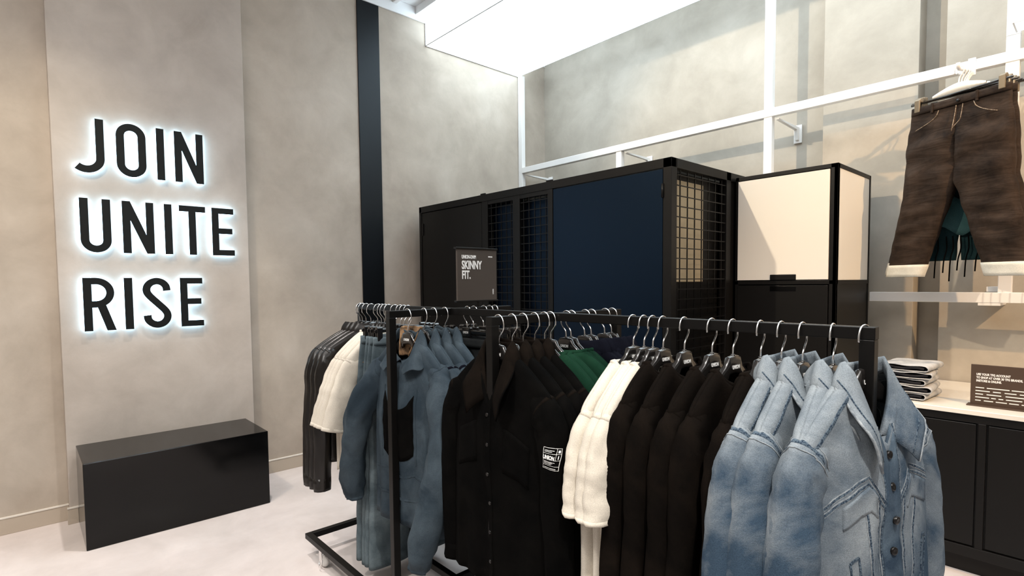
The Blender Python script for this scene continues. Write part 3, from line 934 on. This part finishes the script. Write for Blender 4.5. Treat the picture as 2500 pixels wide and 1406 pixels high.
# --- black overshirt
def make_overshirt(seed, T, fold):
    tp = Top(W=.245, L=.80, z0=-.120, drop=.125, wn=.070, dip=.17, V=True, T=T, flare=.02, fold=fold, seed=seed)
    root = make_top('overshirt', tp, {'body': M['black'], 'collar': M['blackbrown'], 'sleeve': M['black'], 's': M['blackbrown']}, .68, .03,
                    (.052, .060, .058, .054, .048, .044), (.022, .040, .048, .046, .042, .040), 'big', 3, .03, .006, 's')
    pl = MB(); tp.patch(pl, -.06, .06, .01, .98, -1, .004, 14)
    po = pl.build('placket', M['black'], root, True)
    for k in range(6):
        disc(tp, MB(), 0, .06 + k * .16, .0065, -1, .006).build('button', M['button'], po, True)
    for q in (-1, 1):
        b = MB(); tp.patch(b, q * .28, q * .72, .30, .48, -1, .004, 8); b.build('chest_pocket', M['black'], root, True)
    return root

# --- plain tops
def make_tee(name, m, seed, W=.25, L=.70, drop=.115, T=.022, sl=.34, out=.04, kind='crew', wn=.100, rn=(.056, .070, .076, .076, .074), ry=(.024, .030, .034, .036, .038), fold=.007, cuff=2, dip=.05, wr=.005):
    tp = Top(W=W, L=L, z0=-.138, drop=drop, wn=wn, dip=dip, T=T, fold=fold, seed=seed)
    zs = tp.z0 - drop
    k = min(1.0, sl / .36)
    def path(sx):
        return [(sx * x, y, z) for x, y, z in ((W - .085, 0, zs - .028), (W - .045, 0, zs - .058), (W - .015 + out * .25, 0, zs - .06 - .10 * k), (W - .005 + out * .6, -.004, zs - .05 - .20 * k), (W + out, -.008, zs - sl))]
    return make_top(name, tp, {'body': m}, sl, out, rn, ry, kind, cuff, .03, wr, 'body', path)
def make_sweat(name, m, seed, W=.235, L=.72, drop=.10, T=.024, sl=.66, kind='crew'):
    tp = Top(W=W, L=L, z0=-.132, drop=drop, wn=.090, dip=.05, T=T, fold=.006, seed=seed)
    return make_top(name, tp, {'body': m, 's': m}, sl, .03, (.050, .056, .054, .050, .046, .042), (.020, .032, .042, .040, .038, .036), kind, 3, .03, .006, 's')

# --- slate hooded jacket
def make_slate(seed, T, first):
    tp = Top(W=.235, L=.80, drop=.11, wn=.090, dip=.10, T=T, fold=.016 if first else .008, seed=seed, flare=.05)
    zs = tp.z0 - tp.drop
    def path(sx):
        if not first:
            return [(sx * x, y, z) for x, y, z in base_sleeve_path(tp.W, zs, .70, .05)]
        if sx < 0:
            return [(-.16, 0, zs - .03), (-.205, 0, zs - .05), (-.245, -.02, zs - .11), (-.310, -.06, zs - .24), (-.350, -.07, zs - .40), (-.395, -.06, zs - .58), (-.400, -.05, zs - .68)]
        return [(.16, 0, zs - .03), (.205, 0, zs - .05), (.255, -.02, zs - .12), (.300, -.05, zs - .29), (.285, -.09, zs - .50), (.245, -.12, zs - .68), (.225, -.13, zs - .78)]
    root = make_top('hooded_jacket', tp, {'body': M['slate'], 'collar': M['slate'], 's': M['navy'] if not first else M['slate']}, .70, .05,
                    (.052, .062, .066, .066, .064, .062, .044), (.022, .044, .058, .060, .058, .054, .036), 'hood', 2, .03, .012 if first else .007, 's', path)
    if first:
        b = MB(); tp.patch(b, -.42, .42, .28, .60, -1, .004, 12); b.build('chest_panel', M['black'], root, True)
        strip_part(tp, 'hem_seams', M['slate'], root, [tp.line(-.9, .70, .9, .70, 20), tp.line(-.9, .84, .9, .84, 20), tp.line(-.46, .24, -.50, .64), tp.line(.46, .24, .50, .64)], .010)
        b = MB()
        def Q(i, j):
            a = math.pi * j / 14
            r = .072 - .010 * i
            return (r * math.cos(a), .010 + .045 * math.sin(a) - .01 * i + .006 * nz(i, j * .9, 2), tp.z0 + .055 - .032 * i + .008 * nz(j * .8, i, 5))
        b.grid(Q, 5, 15)
        b.build('hood_lining', M['fur'], root, True, solid=.004, sub=1)
    return root

# --- trousers (origin on the rail; waist held at z = zw)
def make_trousers(name, m, zw=-.150, w=.205, hipw=.225, length=1.02, rise=.27, splay=.10, hem=.085, T=.030, seed=0, stitch=None, cuff=0, cuffm=None, wr=.004, tag_card=False, fade=None):
    root = empty(name, (0, 0, -5))
    nt, n = 56, 22
    zc = rise / length
    def legring(sx, t):
        if t < zc:
            q = t / zc
            xo = w + (hipw - w) * math.sin(q * math.pi / 2)
            xi = -0.004
        else:
            q = (t - zc) / (1 - zc)
            cx = hipw / 2 + (splay) * q
            hw = hipw / 2 + (hem - hipw / 2) * q ** .8
            xi, xo = cx - hw, cx + hw
            xi += -0.004 * (1 - q)
        z = zw - length * t
        cx, hw = (xi + xo) / 2, (xo - xi) / 2
        th = (.008 + (T - .008) * smooth01(0, .3, t))
        out = []
        for j in range(n):
            a = 2 * math.pi * j / n
            c, s = math.cos(a), math.sin(a)
            x = cx + hw * math.copysign(abs(c) ** .8, c)
            y = th * math.copysign(abs(s) ** .6, s)
            zone = .35 + .9 * math.exp(-((t - zc * .62) / .12) ** 2) + .8 * math.exp(-((t - .74) / .09) ** 2)
            k = zone * (nz(x * 5 + seed, z * 26 + 2.5 * nz(x * 4, z * 3, seed), s * .6 + seed) * 1.5) + .8 * nz(x * 12, z * 7 + seed, s)
            e = wr * smooth01(.03, .12, t) * (1 - .5 * smooth01(.9, 1, t))
            out.append(Vector((sx * (x + .6 * e * nz(z * 14, seed, sx)), y * (1 + 0) + math.copysign(1, s) * e * k * abs(s), z)))
        return out
    b = MB()
    for sx in (-1, 1):
        rg = [legring(sx, i / (nt - 1)) for i in range(nt)]
        b.grid(lambda i, j: rg[i][j], nt, n, True)
        if cuff:
            k = int(cuff / length * nt) + 1
            c = band(rg, nt - 1 - k, nt - 1, .05)
            c.build('turned_up_cuff', cuffm, root, True)
    b.build('trouser_body', m, root, True, solid=.002)
    # waistband, belt loops, fly and pocket lines
    wb = MB()
    def W(i, j):
        a = 2 * math.pi * j / 40
        c, s = math.cos(a), math.sin(a)
        return (w * 1.01 * math.copysign(abs(c) ** .85, c), (.013 + .002 * i) * math.copysign(abs(s) ** .7, s), zw + .006 - (0, .012, .026, .040)[i])
    wb.grid(W, 4, 40, True)
    wb.build('waistband', m, root, True, solid=.003)
    st = stitch or m
    for x in (-.12, .10):
        MB().box(x - .006, x + .006, -.024, -.016, zw - .046, zw + .008).build('belt_loop', m, root, bevel=.002)
    yf = lambda z: -(T + .006) * smooth01(0, .28, (zw - z) / length) - .016
    MB().tube([(.034 - .032 * smooth01(.6, 1, i / 10), yf(zw - .04 - .13 * i / 10), zw - .04 - .13 * i / 10) for i in range(11)], .0018, 6).build('fly_stitch', st, root, True)
    MB().tube([(0.002, yf(zw - .04 - .14 * i / 8), zw - .04 - .14 * i / 8) for i in range(9)], .0022, 6).build('fly_edge', st, root, True)
    for q in (-1, 1):
        MB().tube([(q * (.085 + .115 * i / 12), yf(zw - .045 - .07 * smooth01(0, 1, i / 12)) + .004 * (i / 12), zw - .042 - .085 * math.sqrt(i / 12)) for i in range(13)], .0022, 6).build('pocket_stitch', st, root, True)
    disc_b = MB()
    disc_b.tube([(0.012, -.018, zw - .018), (.012, -.026, zw - .018)], [.009, .008], 12)
    disc_b.build('waist_button', M['button'], root, True)
    if tag_card:
        g = MB().box(-.025, .03, -.036, -.033, zw - .085, zw - .012)
        go = g.build('price_tag', M['bench'], root)
        MB().box(-.020, .026, -.0375, -.036, zw - .030, zw - .018).box(-.012, .026, -.0375, -.036, zw - .06, zw - .036).box(-.020, .026, -.0375, -.036, zw - .078, zw - .062).build('print', M['print'], go)
    return root

# ------------------------------------------------------------------ put the clothes on the rails
class Proto:
    def __init__(s, root): s.root, s.used = root, False
    def put(s, loc, rz, label, cat, group=None, tilt=(0, 0)):
        if not s.used:
            s.used = True
            s.root.location = loc; s.root.rotation_euler = (tilt[0], tilt[1], rz)
            r = s.root
            tag(r, label, cat, group)
            return r
        r = dup(s.root, loc, rz, label, group, tilt)
        r['category'] = cat
        return r
PH, PC = Proto(HANGER), Proto(CLIP)
ORD = ['first', 'second', 'third', 'fourth', 'fifth', 'sixth', 'seventh', 'eighth', 'ninth', 'tenth', 'eleventh', 'twelfth']
rj = random.Random(3)
def hang(proto, pos, rz, glabel, cat, ggroup, hlabel, hgroup, clip=False, jit=2.5, hjit=None):
    a = rz + R(rj.uniform(-jit, jit))
    (PC if clip else PH).put((pos[0], pos[1], ZR), a, hlabel, 'hanger', hgroup)
    proto.put((pos[0], pos[1], ZR), a, glabel, cat, ggroup)

# right stretch of the long rail, fronts towards +x
xs = [-1.047, -1.006, -0.973, -0.936, -0.863, -0.775, -0.713, -0.636, -0.582, -0.530, -0.460, -0.392]
tee = Proto(make_tee('t_shirt', M['cream'], 3.1, W=.250, L=.74, drop=.135, T=.026, sl=.30, out=.0, fold=.012, wr=.008, ry=(.024, .034, .042, .044, .044)))
sw = Proto(make_sweat('sweatshirt', M['blackbrown'], 5.7, W=.212, sl=.64))
dj1 = Proto(make_denim(1.7, .024, .006, 0.0))
dj2 = Proto(make_denim(9.2, .042, .013, .015))
G = 'right stretch of the long rail'
for k in range(12):
    pos = (xs[k], LY)
    hl = '%s black hanger after the cross rail on the right stretch of the long rail' % ORD[k]
    hg = 'hangers on the right stretch of the long rail'
    if k < 3:
        hang(tee, pos, R(90), '%s cream short sleeved t-shirt from the middle cross rail' % ORD[k], 't-shirt', 'cream t-shirts on the right', hl, hg)
    elif k < 8:
        hang(sw, pos, R(90), '%s black brown sweatshirt after the cream t-shirts towards the denim jackets' % ORD[k - 3], 'sweatshirt', 'black sweatshirts on the right', hl, hg)
    elif k < 11:
        hang(dj1, pos, R(90), '%s washed blue denim jacket counting from the black sweatshirts' % ORD[k - 8], 'jacket', 'denim jackets', hl, hg)
    else:
        hang(dj2, pos, R(77), 'washed blue denim jacket at the end of the rail with its buttoned front showing', 'jacket', 'denim jackets', hl, hg, jit=0)

# middle cross rail, fronts towards the camera on the near half, away on the far half
ys = [1.198, 1.259, 1.311, 1.368, 1.418, 1.450, 1.535, 1.563, 1.643, 1.683, 1.768, 1.814]
os1 = Proto(make_overshirt(2.2, .030, .010))
os2 = Proto(make_overshirt(6.4, .018, .006))
gt = Proto(make_tee('t_shirt', M['green'], 4.4, W=.235, L=.72, drop=.10, T=.016, sl=.24, out=.05, kind='crew'))
pv = Proto(make_tee('polo_shirt', M['navy'], 8.1, W=.235, L=.70, drop=.095, T=.018, sl=.26, out=.05, kind='shirt', dip=.08))
for k in range(12):
    pos = (C2X, ys[k])
    hl = '%s black hanger behind the front post on the middle cross rail' % ORD[k]
    hg = 'hangers on the middle cross rail'
    if k == 0:
        r = hang(os1, pos, 0, 'black collared overshirt behind the middle front post, open collar and printed sleeve box', 'overshirt', 'black overshirts', hl, hg, jit=0)
    elif k < 4:
        hang(os2, pos, 0, '%s black collared overshirt on the middle cross rail' % ORD[k], 'overshirt', 'black overshirts', hl, hg)
    elif k < 8:
        hang(gt, pos, 0 if k < 6 else R(180), '%s bottle green t-shirt behind the black overshirts on the cross rail' % ORD[k - 4], 't-shirt', 'green t-shirts', hl, hg)
    else:
        hang(pv, pos, R(180), '%s navy polo shirt behind the green t-shirts on the cross rail' % ORD[k - 8], 'polo shirt', 'navy polo shirts', hl, hg)
# printed box on the front overshirt's sleeve
def sleeve_print(root):
    sl = [c for c in root.children if c.name.startswith('sleeve')][1]
    me = sl.data
    b = MB()
    def seg(u0, u1, v0, v1):
        n = max(1, int(max(u1 - u0, v1 - v0) / .004))
        for i in range(n):
            if u1 - u0 > v1 - v0: b.box(u0 + (u1 - u0) * i / n, u0 + (u1 - u0) * (i + 1) / n, 0, .0006, v0, v1)
            else: b.box(u0, u1, 0, .0006, v0 + (v1 - v0) * i / n, v0 + (v1 - v0) * (i + 1) / n)
    def frame(u0, u1, v0, v1, w=.0012):
        seg(u0, u1, v0, v0 + w); seg(u0, u1, v1 - w, v1); seg(u0, u0 + w, v0, v1); seg(u1 - w, u1, v0, v1)
    frame(0, .052, 0, .066)
    for v in (.012, .030, .048):
        seg(0, .052, v, v + .001)
    seg(.040, .041, .030, .066)
    for v, w in ((.020, .030), (.023, .036), (.016, .026), (.053, .024), (.057, .030), (.004, .040)):
        seg(.004, .004 + w, v, v + .0016)
    b.box(.044, .049, 0, .0006, .052, .060).box(.0455, .0475, 0, .0006, .034, .044)
    o = b.build('sleeve_print', M['print'], sl)
    t = link('lettering', text_mesh('UNION', .0165, M['print'], .68, .0006, .0003), o)
    t.matrix_local = Matrix.Translation((.0035, 0, .0335)) @ Matrix.Rotation(R(90), 4, 'X')
    return o
SP = sleeve_print(os1.root)
SP.location = (.256, -.060, -.445)
SP.rotation_euler = (0, R(6), R(18))
def hug(o, mat, surf):
    from mathutils.bvhtree import BVHTree
    t = BVHTree.FromPolygons([v.co for v in surf.vertices], [tuple(p.vertices) for p in surf.polygons])
    inv = mat.inverted()
    d = (mat.to_3x3() @ Vector((0, 1, 0))) if o is SP else (mat.to_3x3() @ Vector((0, 0, -1)))
    for v in o.data.vertices:
        p = mat @ v.co
        hit = t.ray_cast(p - d * .05, d)
        if hit[0] is not None:
            q = hit[0] - d * .0034
            v.co = inv @ q
_mp = Matrix.Translation(SP.location) @ SP.rotation_euler.to_matrix().to_4x4()
hug(SP, _mp, SP.parent.data)
for _c in SP.children:
    hug(_c, _mp @ _c.matrix_local, SP.parent.data)

# left cross rail
ys1 = [1.242, 1.325, 1.376, 1.437, 1.564, 1.603, 1.664, 1.702, 1.734]
hj1 = Proto(make_slate(3.3, .042, True))
hj2 = Proto(make_slate(7.7, .020, False))
bt = Proto(make_trousers('trousers', M['jeandk'], seed=2.0, T=.018, hem=.10, splay=.06))
for k in range(9):
    pos = (C1X, ys1[k])
    hl = '%s black hanger behind the front post on the left cross rail' % ORD[k]
    hg = 'hangers on the left cross rail'
    if k == 0:
        hang(hj1, pos, R(4), 'slate blue hooded jacket with tan hood lining behind the left front post', 'jacket', 'slate blue hooded jackets', hl, hg, jit=0)
    elif k < 4:
        hang(hj2, pos, 0, '%s slate blue jacket behind the front one on the left cross rail' % ORD[k - 1], 'jacket', 'slate blue hooded jackets', hl, hg)
    else:
        hang(bt, pos, R(180), '%s dark grey trousers clipped to the left cross rail under the sign' % ORD[k - 4], 'trousers', 'dark trousers under the sign', hl, hg, clip=True)

# left stretch of the long rail, fronts away to -x
xl = [-2.925, -2.895, -2.850, -2.792, -2.712, -2.670, -2.639, -2.599, -2.526, -2.472, -2.436, -2.396]
sj = Proto(make_sweat('leather_jacket', M['shiny'], 11.3, W=.275, L=.70, drop=.10, T=.022, sl=.74, kind='shirt'))
wt = Proto(make_tee('t_shirt', M['cream'], 13.1, W=.250, L=.72, drop=.125, T=.022, sl=.36, out=.06, fold=.008))
jn = Proto(make_trousers('jeans', M['jean'], seed=5.0, T=.026, w=.195, hipw=.220, length=1.13, hem=.11, splay=.025, wr=.006, stitch=M['tan'], tag_card=True))
for k in range(12):
    pos = (xl[k], LY - .02)
    hl = '%s black hanger from the left end post on the long rail' % ORD[k]
    hg = 'hangers on the left stretch of the long rail'
    if k < 4:
        hang(sj, pos, R(-90), '%s dark brown leather jacket from the left end post of the rack' % ORD[k], 'jacket', 'dark leather jackets', hl, hg)
    elif k < 8:
        hang(wt, pos, R(-90), '%s cream t-shirt between the dark leather jackets and the faded jeans' % ORD[k - 4], 't-shirt', 'cream t-shirts on the left', hl, hg)
    else:
        hang(jn, pos, R(90), '%s faded teal blue jeans from the cream t-shirts on the long rail' % ORD[k - 8], 'jeans', 'faded jeans', hl, hg, clip=True)

# ------------------------------------------------------------------ sign on the left cross rail
sg = empty('rail_sign', (C1X, 1.626, ZR), 0, 'charcoal sign reading SKINNY FIT standing on the left cross rail', 'sign')
MB().box(-.006, .006, -.119, .119, .030, .275).build('board', M['signb'], sg, bevel=.0015)
MB().box(-.010, .010, -.128, .124, .272, .280).box(-.010, .010, -.128, .124, .024, .032).build('edge_rail', M['cab'], sg, bevel=.001)
MB().box(-.006, .006, -.008, .008, 0.0, .026).build('stem', M['rack'], sg)
def on_sign(me, y, z, name='lettering', rot=0.0):
    o = link(name, me, sg)
    o.matrix_local = Matrix.Translation((.0068, y, z)) @ Matrix.Rotation(R(90), 4, 'Z') @ Matrix.Rotation(R(90), 4, 'X') @ Matrix.Rotation(rot, 4, 'Z')
    return o
on_sign(text_mesh('UNION-DNM', .0235, M['print'], .60, .0008), -.094, .228)
on_sign(text_mesh('SKINNY', .054, M['print'], .62, .0016), -.094, .180)
on_sign(text_mesh('FIT.', .054, M['print'], .62, .0016), -.094, .134)
on_sign(text_mesh('UNION', .009, M['print'], .85, .0003), .066, .236)
on_sign(text_mesh('UNION', .009, M['print'], .85, .0003), .098, .058, rot=R(90))

# ------------------------------------------------------------------ jeans hanging on the wall frame
arm = empty('display_arm', (-0.60, YG, 2.715), 0, 'white stepped display arm sticking out of the wall rail holding jeans', 'display arm')
ab = MB().box(-.018, .018, -.034, -.026, -.03, .070)
ab.build('back_plate', M['white'], arm, bevel=.002)
MB().tube([(0, -.03, -.005), (0, -.20, -.04), (0, -.40, -.085), (0, -.43, -.080), (0, -.435, -.060)], .009, 10).build('rod', M['white'], arm, True)
HOOKZ = lambda y: 2.715 - .005 - .21 * (YG - .03 - y) + .009
wallh = empty('clip_hanger', (0, 0, -5))
hb = MB()
hb.tube(catmull([(-.022, 0, -.03), (-.022, 0, -.008), (0, 0, .008), (.022, 0, -.008), (.022, 0, -.03), (.004, 0, -.058), (0, 0, -.085)], 5), .0035, 8)
hb.build('hook', M['white'], wallh, True)
hb = MB()
hb.grid(lambda i, j: ((-.13 + .26 * i / 12), (-.004, .004)[j in (1, 2)], (-.082 - .035 * (abs(i - 6) / 6) ** 1.5, -.130)[j in (2, 3)]), 13, 4, True)
hb.build('shoulder_body', M['lam'], wallh, True)
MB().tube([(-.245, 0, -.135), (.245, 0, -.135)], .006, 8).build('bar', M['hanger'], wallh, True)
for x in (-.205, .205):
    c = MB().box(x - .015, x + .015, -.016, -.005, -.185, -.115).box(x - .015, x + .015, .005, .016, -.185, -.115)
    c.tube([(x - .016, 0, -.118), (x + .016, 0, -.118)], .013, 10)
    c.build('clip', M['clip'], wallh, bevel=.004)
WH = Proto(wallh)
bj = Proto(make_trousers('jeans', M['brownj'], zw=-.165, w=.240, hipw=.265, length=.96, rise=.44, splay=.125, hem=.098, T=.042, seed=8.0, stitch=M['tan'], cuff=.055, cuffm=M['cuffw'], wr=.014))
jg = Proto(make_trousers('joggers', M['teal'], zw=-.165, w=.19, hipw=.225, length=.90, rise=.62, splay=.02, hem=.12, T=.03, seed=4.0, wr=.008))
wall_items = [(3.80, R(-22), bj, 'brown coated jeans with white turned-up cuffs hanging foremost on the white display arm', 'jeans', 'brown jeans on the wall arm'),
              (3.875, R(-15), bj, 'brown coated jeans half hidden behind the foremost pair on the display arm', 'jeans', 'brown jeans on the wall arm'),
              (3.95, R(-8), jg, 'dark teal joggers with hanging drawstrings showing between the brown jean legs', 'joggers', None)]
for k, (y, a, pr, lab, cat, g) in enumerate(wall_items):
    z = HOOKZ(y)
    WH.put((-0.60, y, z), a, 'white hooked clip hanger on the display arm, %s from its tip' % ORD[k], 'hanger', 'hangers on the display arm')
    pr.put((-0.60, y, z), a, lab, cat, g)
for k, y in enumerate((4.00, 4.03, 4.06)):
    WH.put((-0.60, y, HOOKZ(y)), R(-5), 'empty white hooked clip hanger on the display arm, %s from its tip' % ORD[k + 3], 'hanger', 'hangers on the display arm')
jr = jg.root
b = MB()
for i, (x, l) in enumerate(((-.085, .16), (-.045, .11), (-.015, .19), (.02, .09), (.055, .15), (.10, .10))):
    b.tube(catmull([(x, -.050, -.93), (x + .004, -.052, -1.0), (x - .008, -.050, -1.06), (x - .012, -.050, -1.07 - l * .6)], 4), .0035, 6)
b.build('drawstring', M['black'], jr, True)
b = MB()
b.grid(lambda i, j: (-.13 + .26 * i / 10, -.046 - .012 * math.sin(i), -.70 - .20 * j / 6 + .03 * math.sin(i * .8)), 11, 7)
b.build('pocket_cloth', M['tealp'], jr, True, solid=.004)

# ------------------------------------------------------------------ folded jeans on the counter
def folded(seed):
    prof = []
    w = .115
    for q in range(9): prof.append((-w + 2 * w * .92 * q / 8, .004))
    for q in range(1, 8):
        a = -math.pi / 2 + math.pi * q / 8
        prof.append((w * .84 + .0145 * math.cos(a), .0185 + .0145 * math.sin(a)))
    for q in range(9): prof.append((w * .84 - 2 * w * .92 * q / 8, .033 + .003 * math.sin(q * 1.3 + seed)))
    b = MB()
    D = .15
    b.grid(lambda i, j: (prof[j][0] + .004 * nz(i * .5, j * .2, seed), -D + 2 * D * i / 12 + .004 * nz(j * .4, seed, i), prof[j][1] + .0025 * nz(i * .6, j * .5, seed * 2)), 13, len(prof))
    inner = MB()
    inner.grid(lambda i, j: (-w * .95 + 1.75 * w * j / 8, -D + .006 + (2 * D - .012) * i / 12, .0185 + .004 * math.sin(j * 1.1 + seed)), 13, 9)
    return b, inner
for k in range(5):
    b, inner = folded(k * 1.7)
    o = b.build('folded_jeans', M['stack'], None, True, loc=(-.760 + .010 * math.sin(k * 2.2), 3.69 + .006 * math.cos(k * 3), .854 + k * .0378), solid=.006, sub=1)
    o.rotation_euler = (0, 0, R((-4, 3, -2, 5, -3)[k]))
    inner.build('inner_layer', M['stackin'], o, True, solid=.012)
    tag(o, 'folded grey washed jeans on the white counter, %s' % ('lowest of the stack', 'second up in the stack', 'middle of the stack', 'second from the top of the stack', 'topmost of the stack')[k], 'jeans', 'folded jeans on the counter')

# ------------------------------------------------------------------ sign on the counter
cs = empty('counter_sign', (-0.36, 3.64, 0.85), 0, 'brown printed notice on a stand on the white counter by the folded jeans', 'sign')
MB().box(-.128, .128, -.005, .005, .004, .212).build('board', M['signbr'], cs, bevel=.001)
MB().box(-.140, .140, -.032, .03, 0, .006).build('foot', M['signbr'], cs, bevel=.001)
def on_cs(me, x, z):
    o = link('lettering', me, cs)
    o.matrix_local = Matrix.Translation((x, -.0056, z)) @ Matrix.Rotation(R(90), 4, 'X')
for i, tline in enumerate(('USE YOUR TFG ACCOUNT', 'TO SHOP AT OVER 30 TFG BRANDS,', 'INSTORE & ONLINE.')):
    on_cs(text_mesh(tline, .0150, M['print'], .72, .0007), -.106, .158 - i * .0165)
on_cs(text_mesh('UNION', .008, M['print'], .9, .0004), .078, .184)
b = MB()
rows = [[(0, .034), (.044, .13), (.138, .152), (.152, .222)], [(0, .056), (.068, .098), (.112, .156), (.168, .224)], [(0, .030), (.044, .10), (.116, .188), (.200, .222)],
        [(0, .054), (.062, .080), (.090, .108), (.118, .178), (.188, .222)], [(0, .022), (.034, .070), (.080, .122), (.130, .166), (.176, .226)]]
for i, rw in enumerate(rows):
    for a, c in rw:
        b.box(-.108 + a, -.108 + c, -.0056, -.0049, .092 - i * .0165, .0965 - i * .0165)
b.build('brand_row', M['print'], cs)
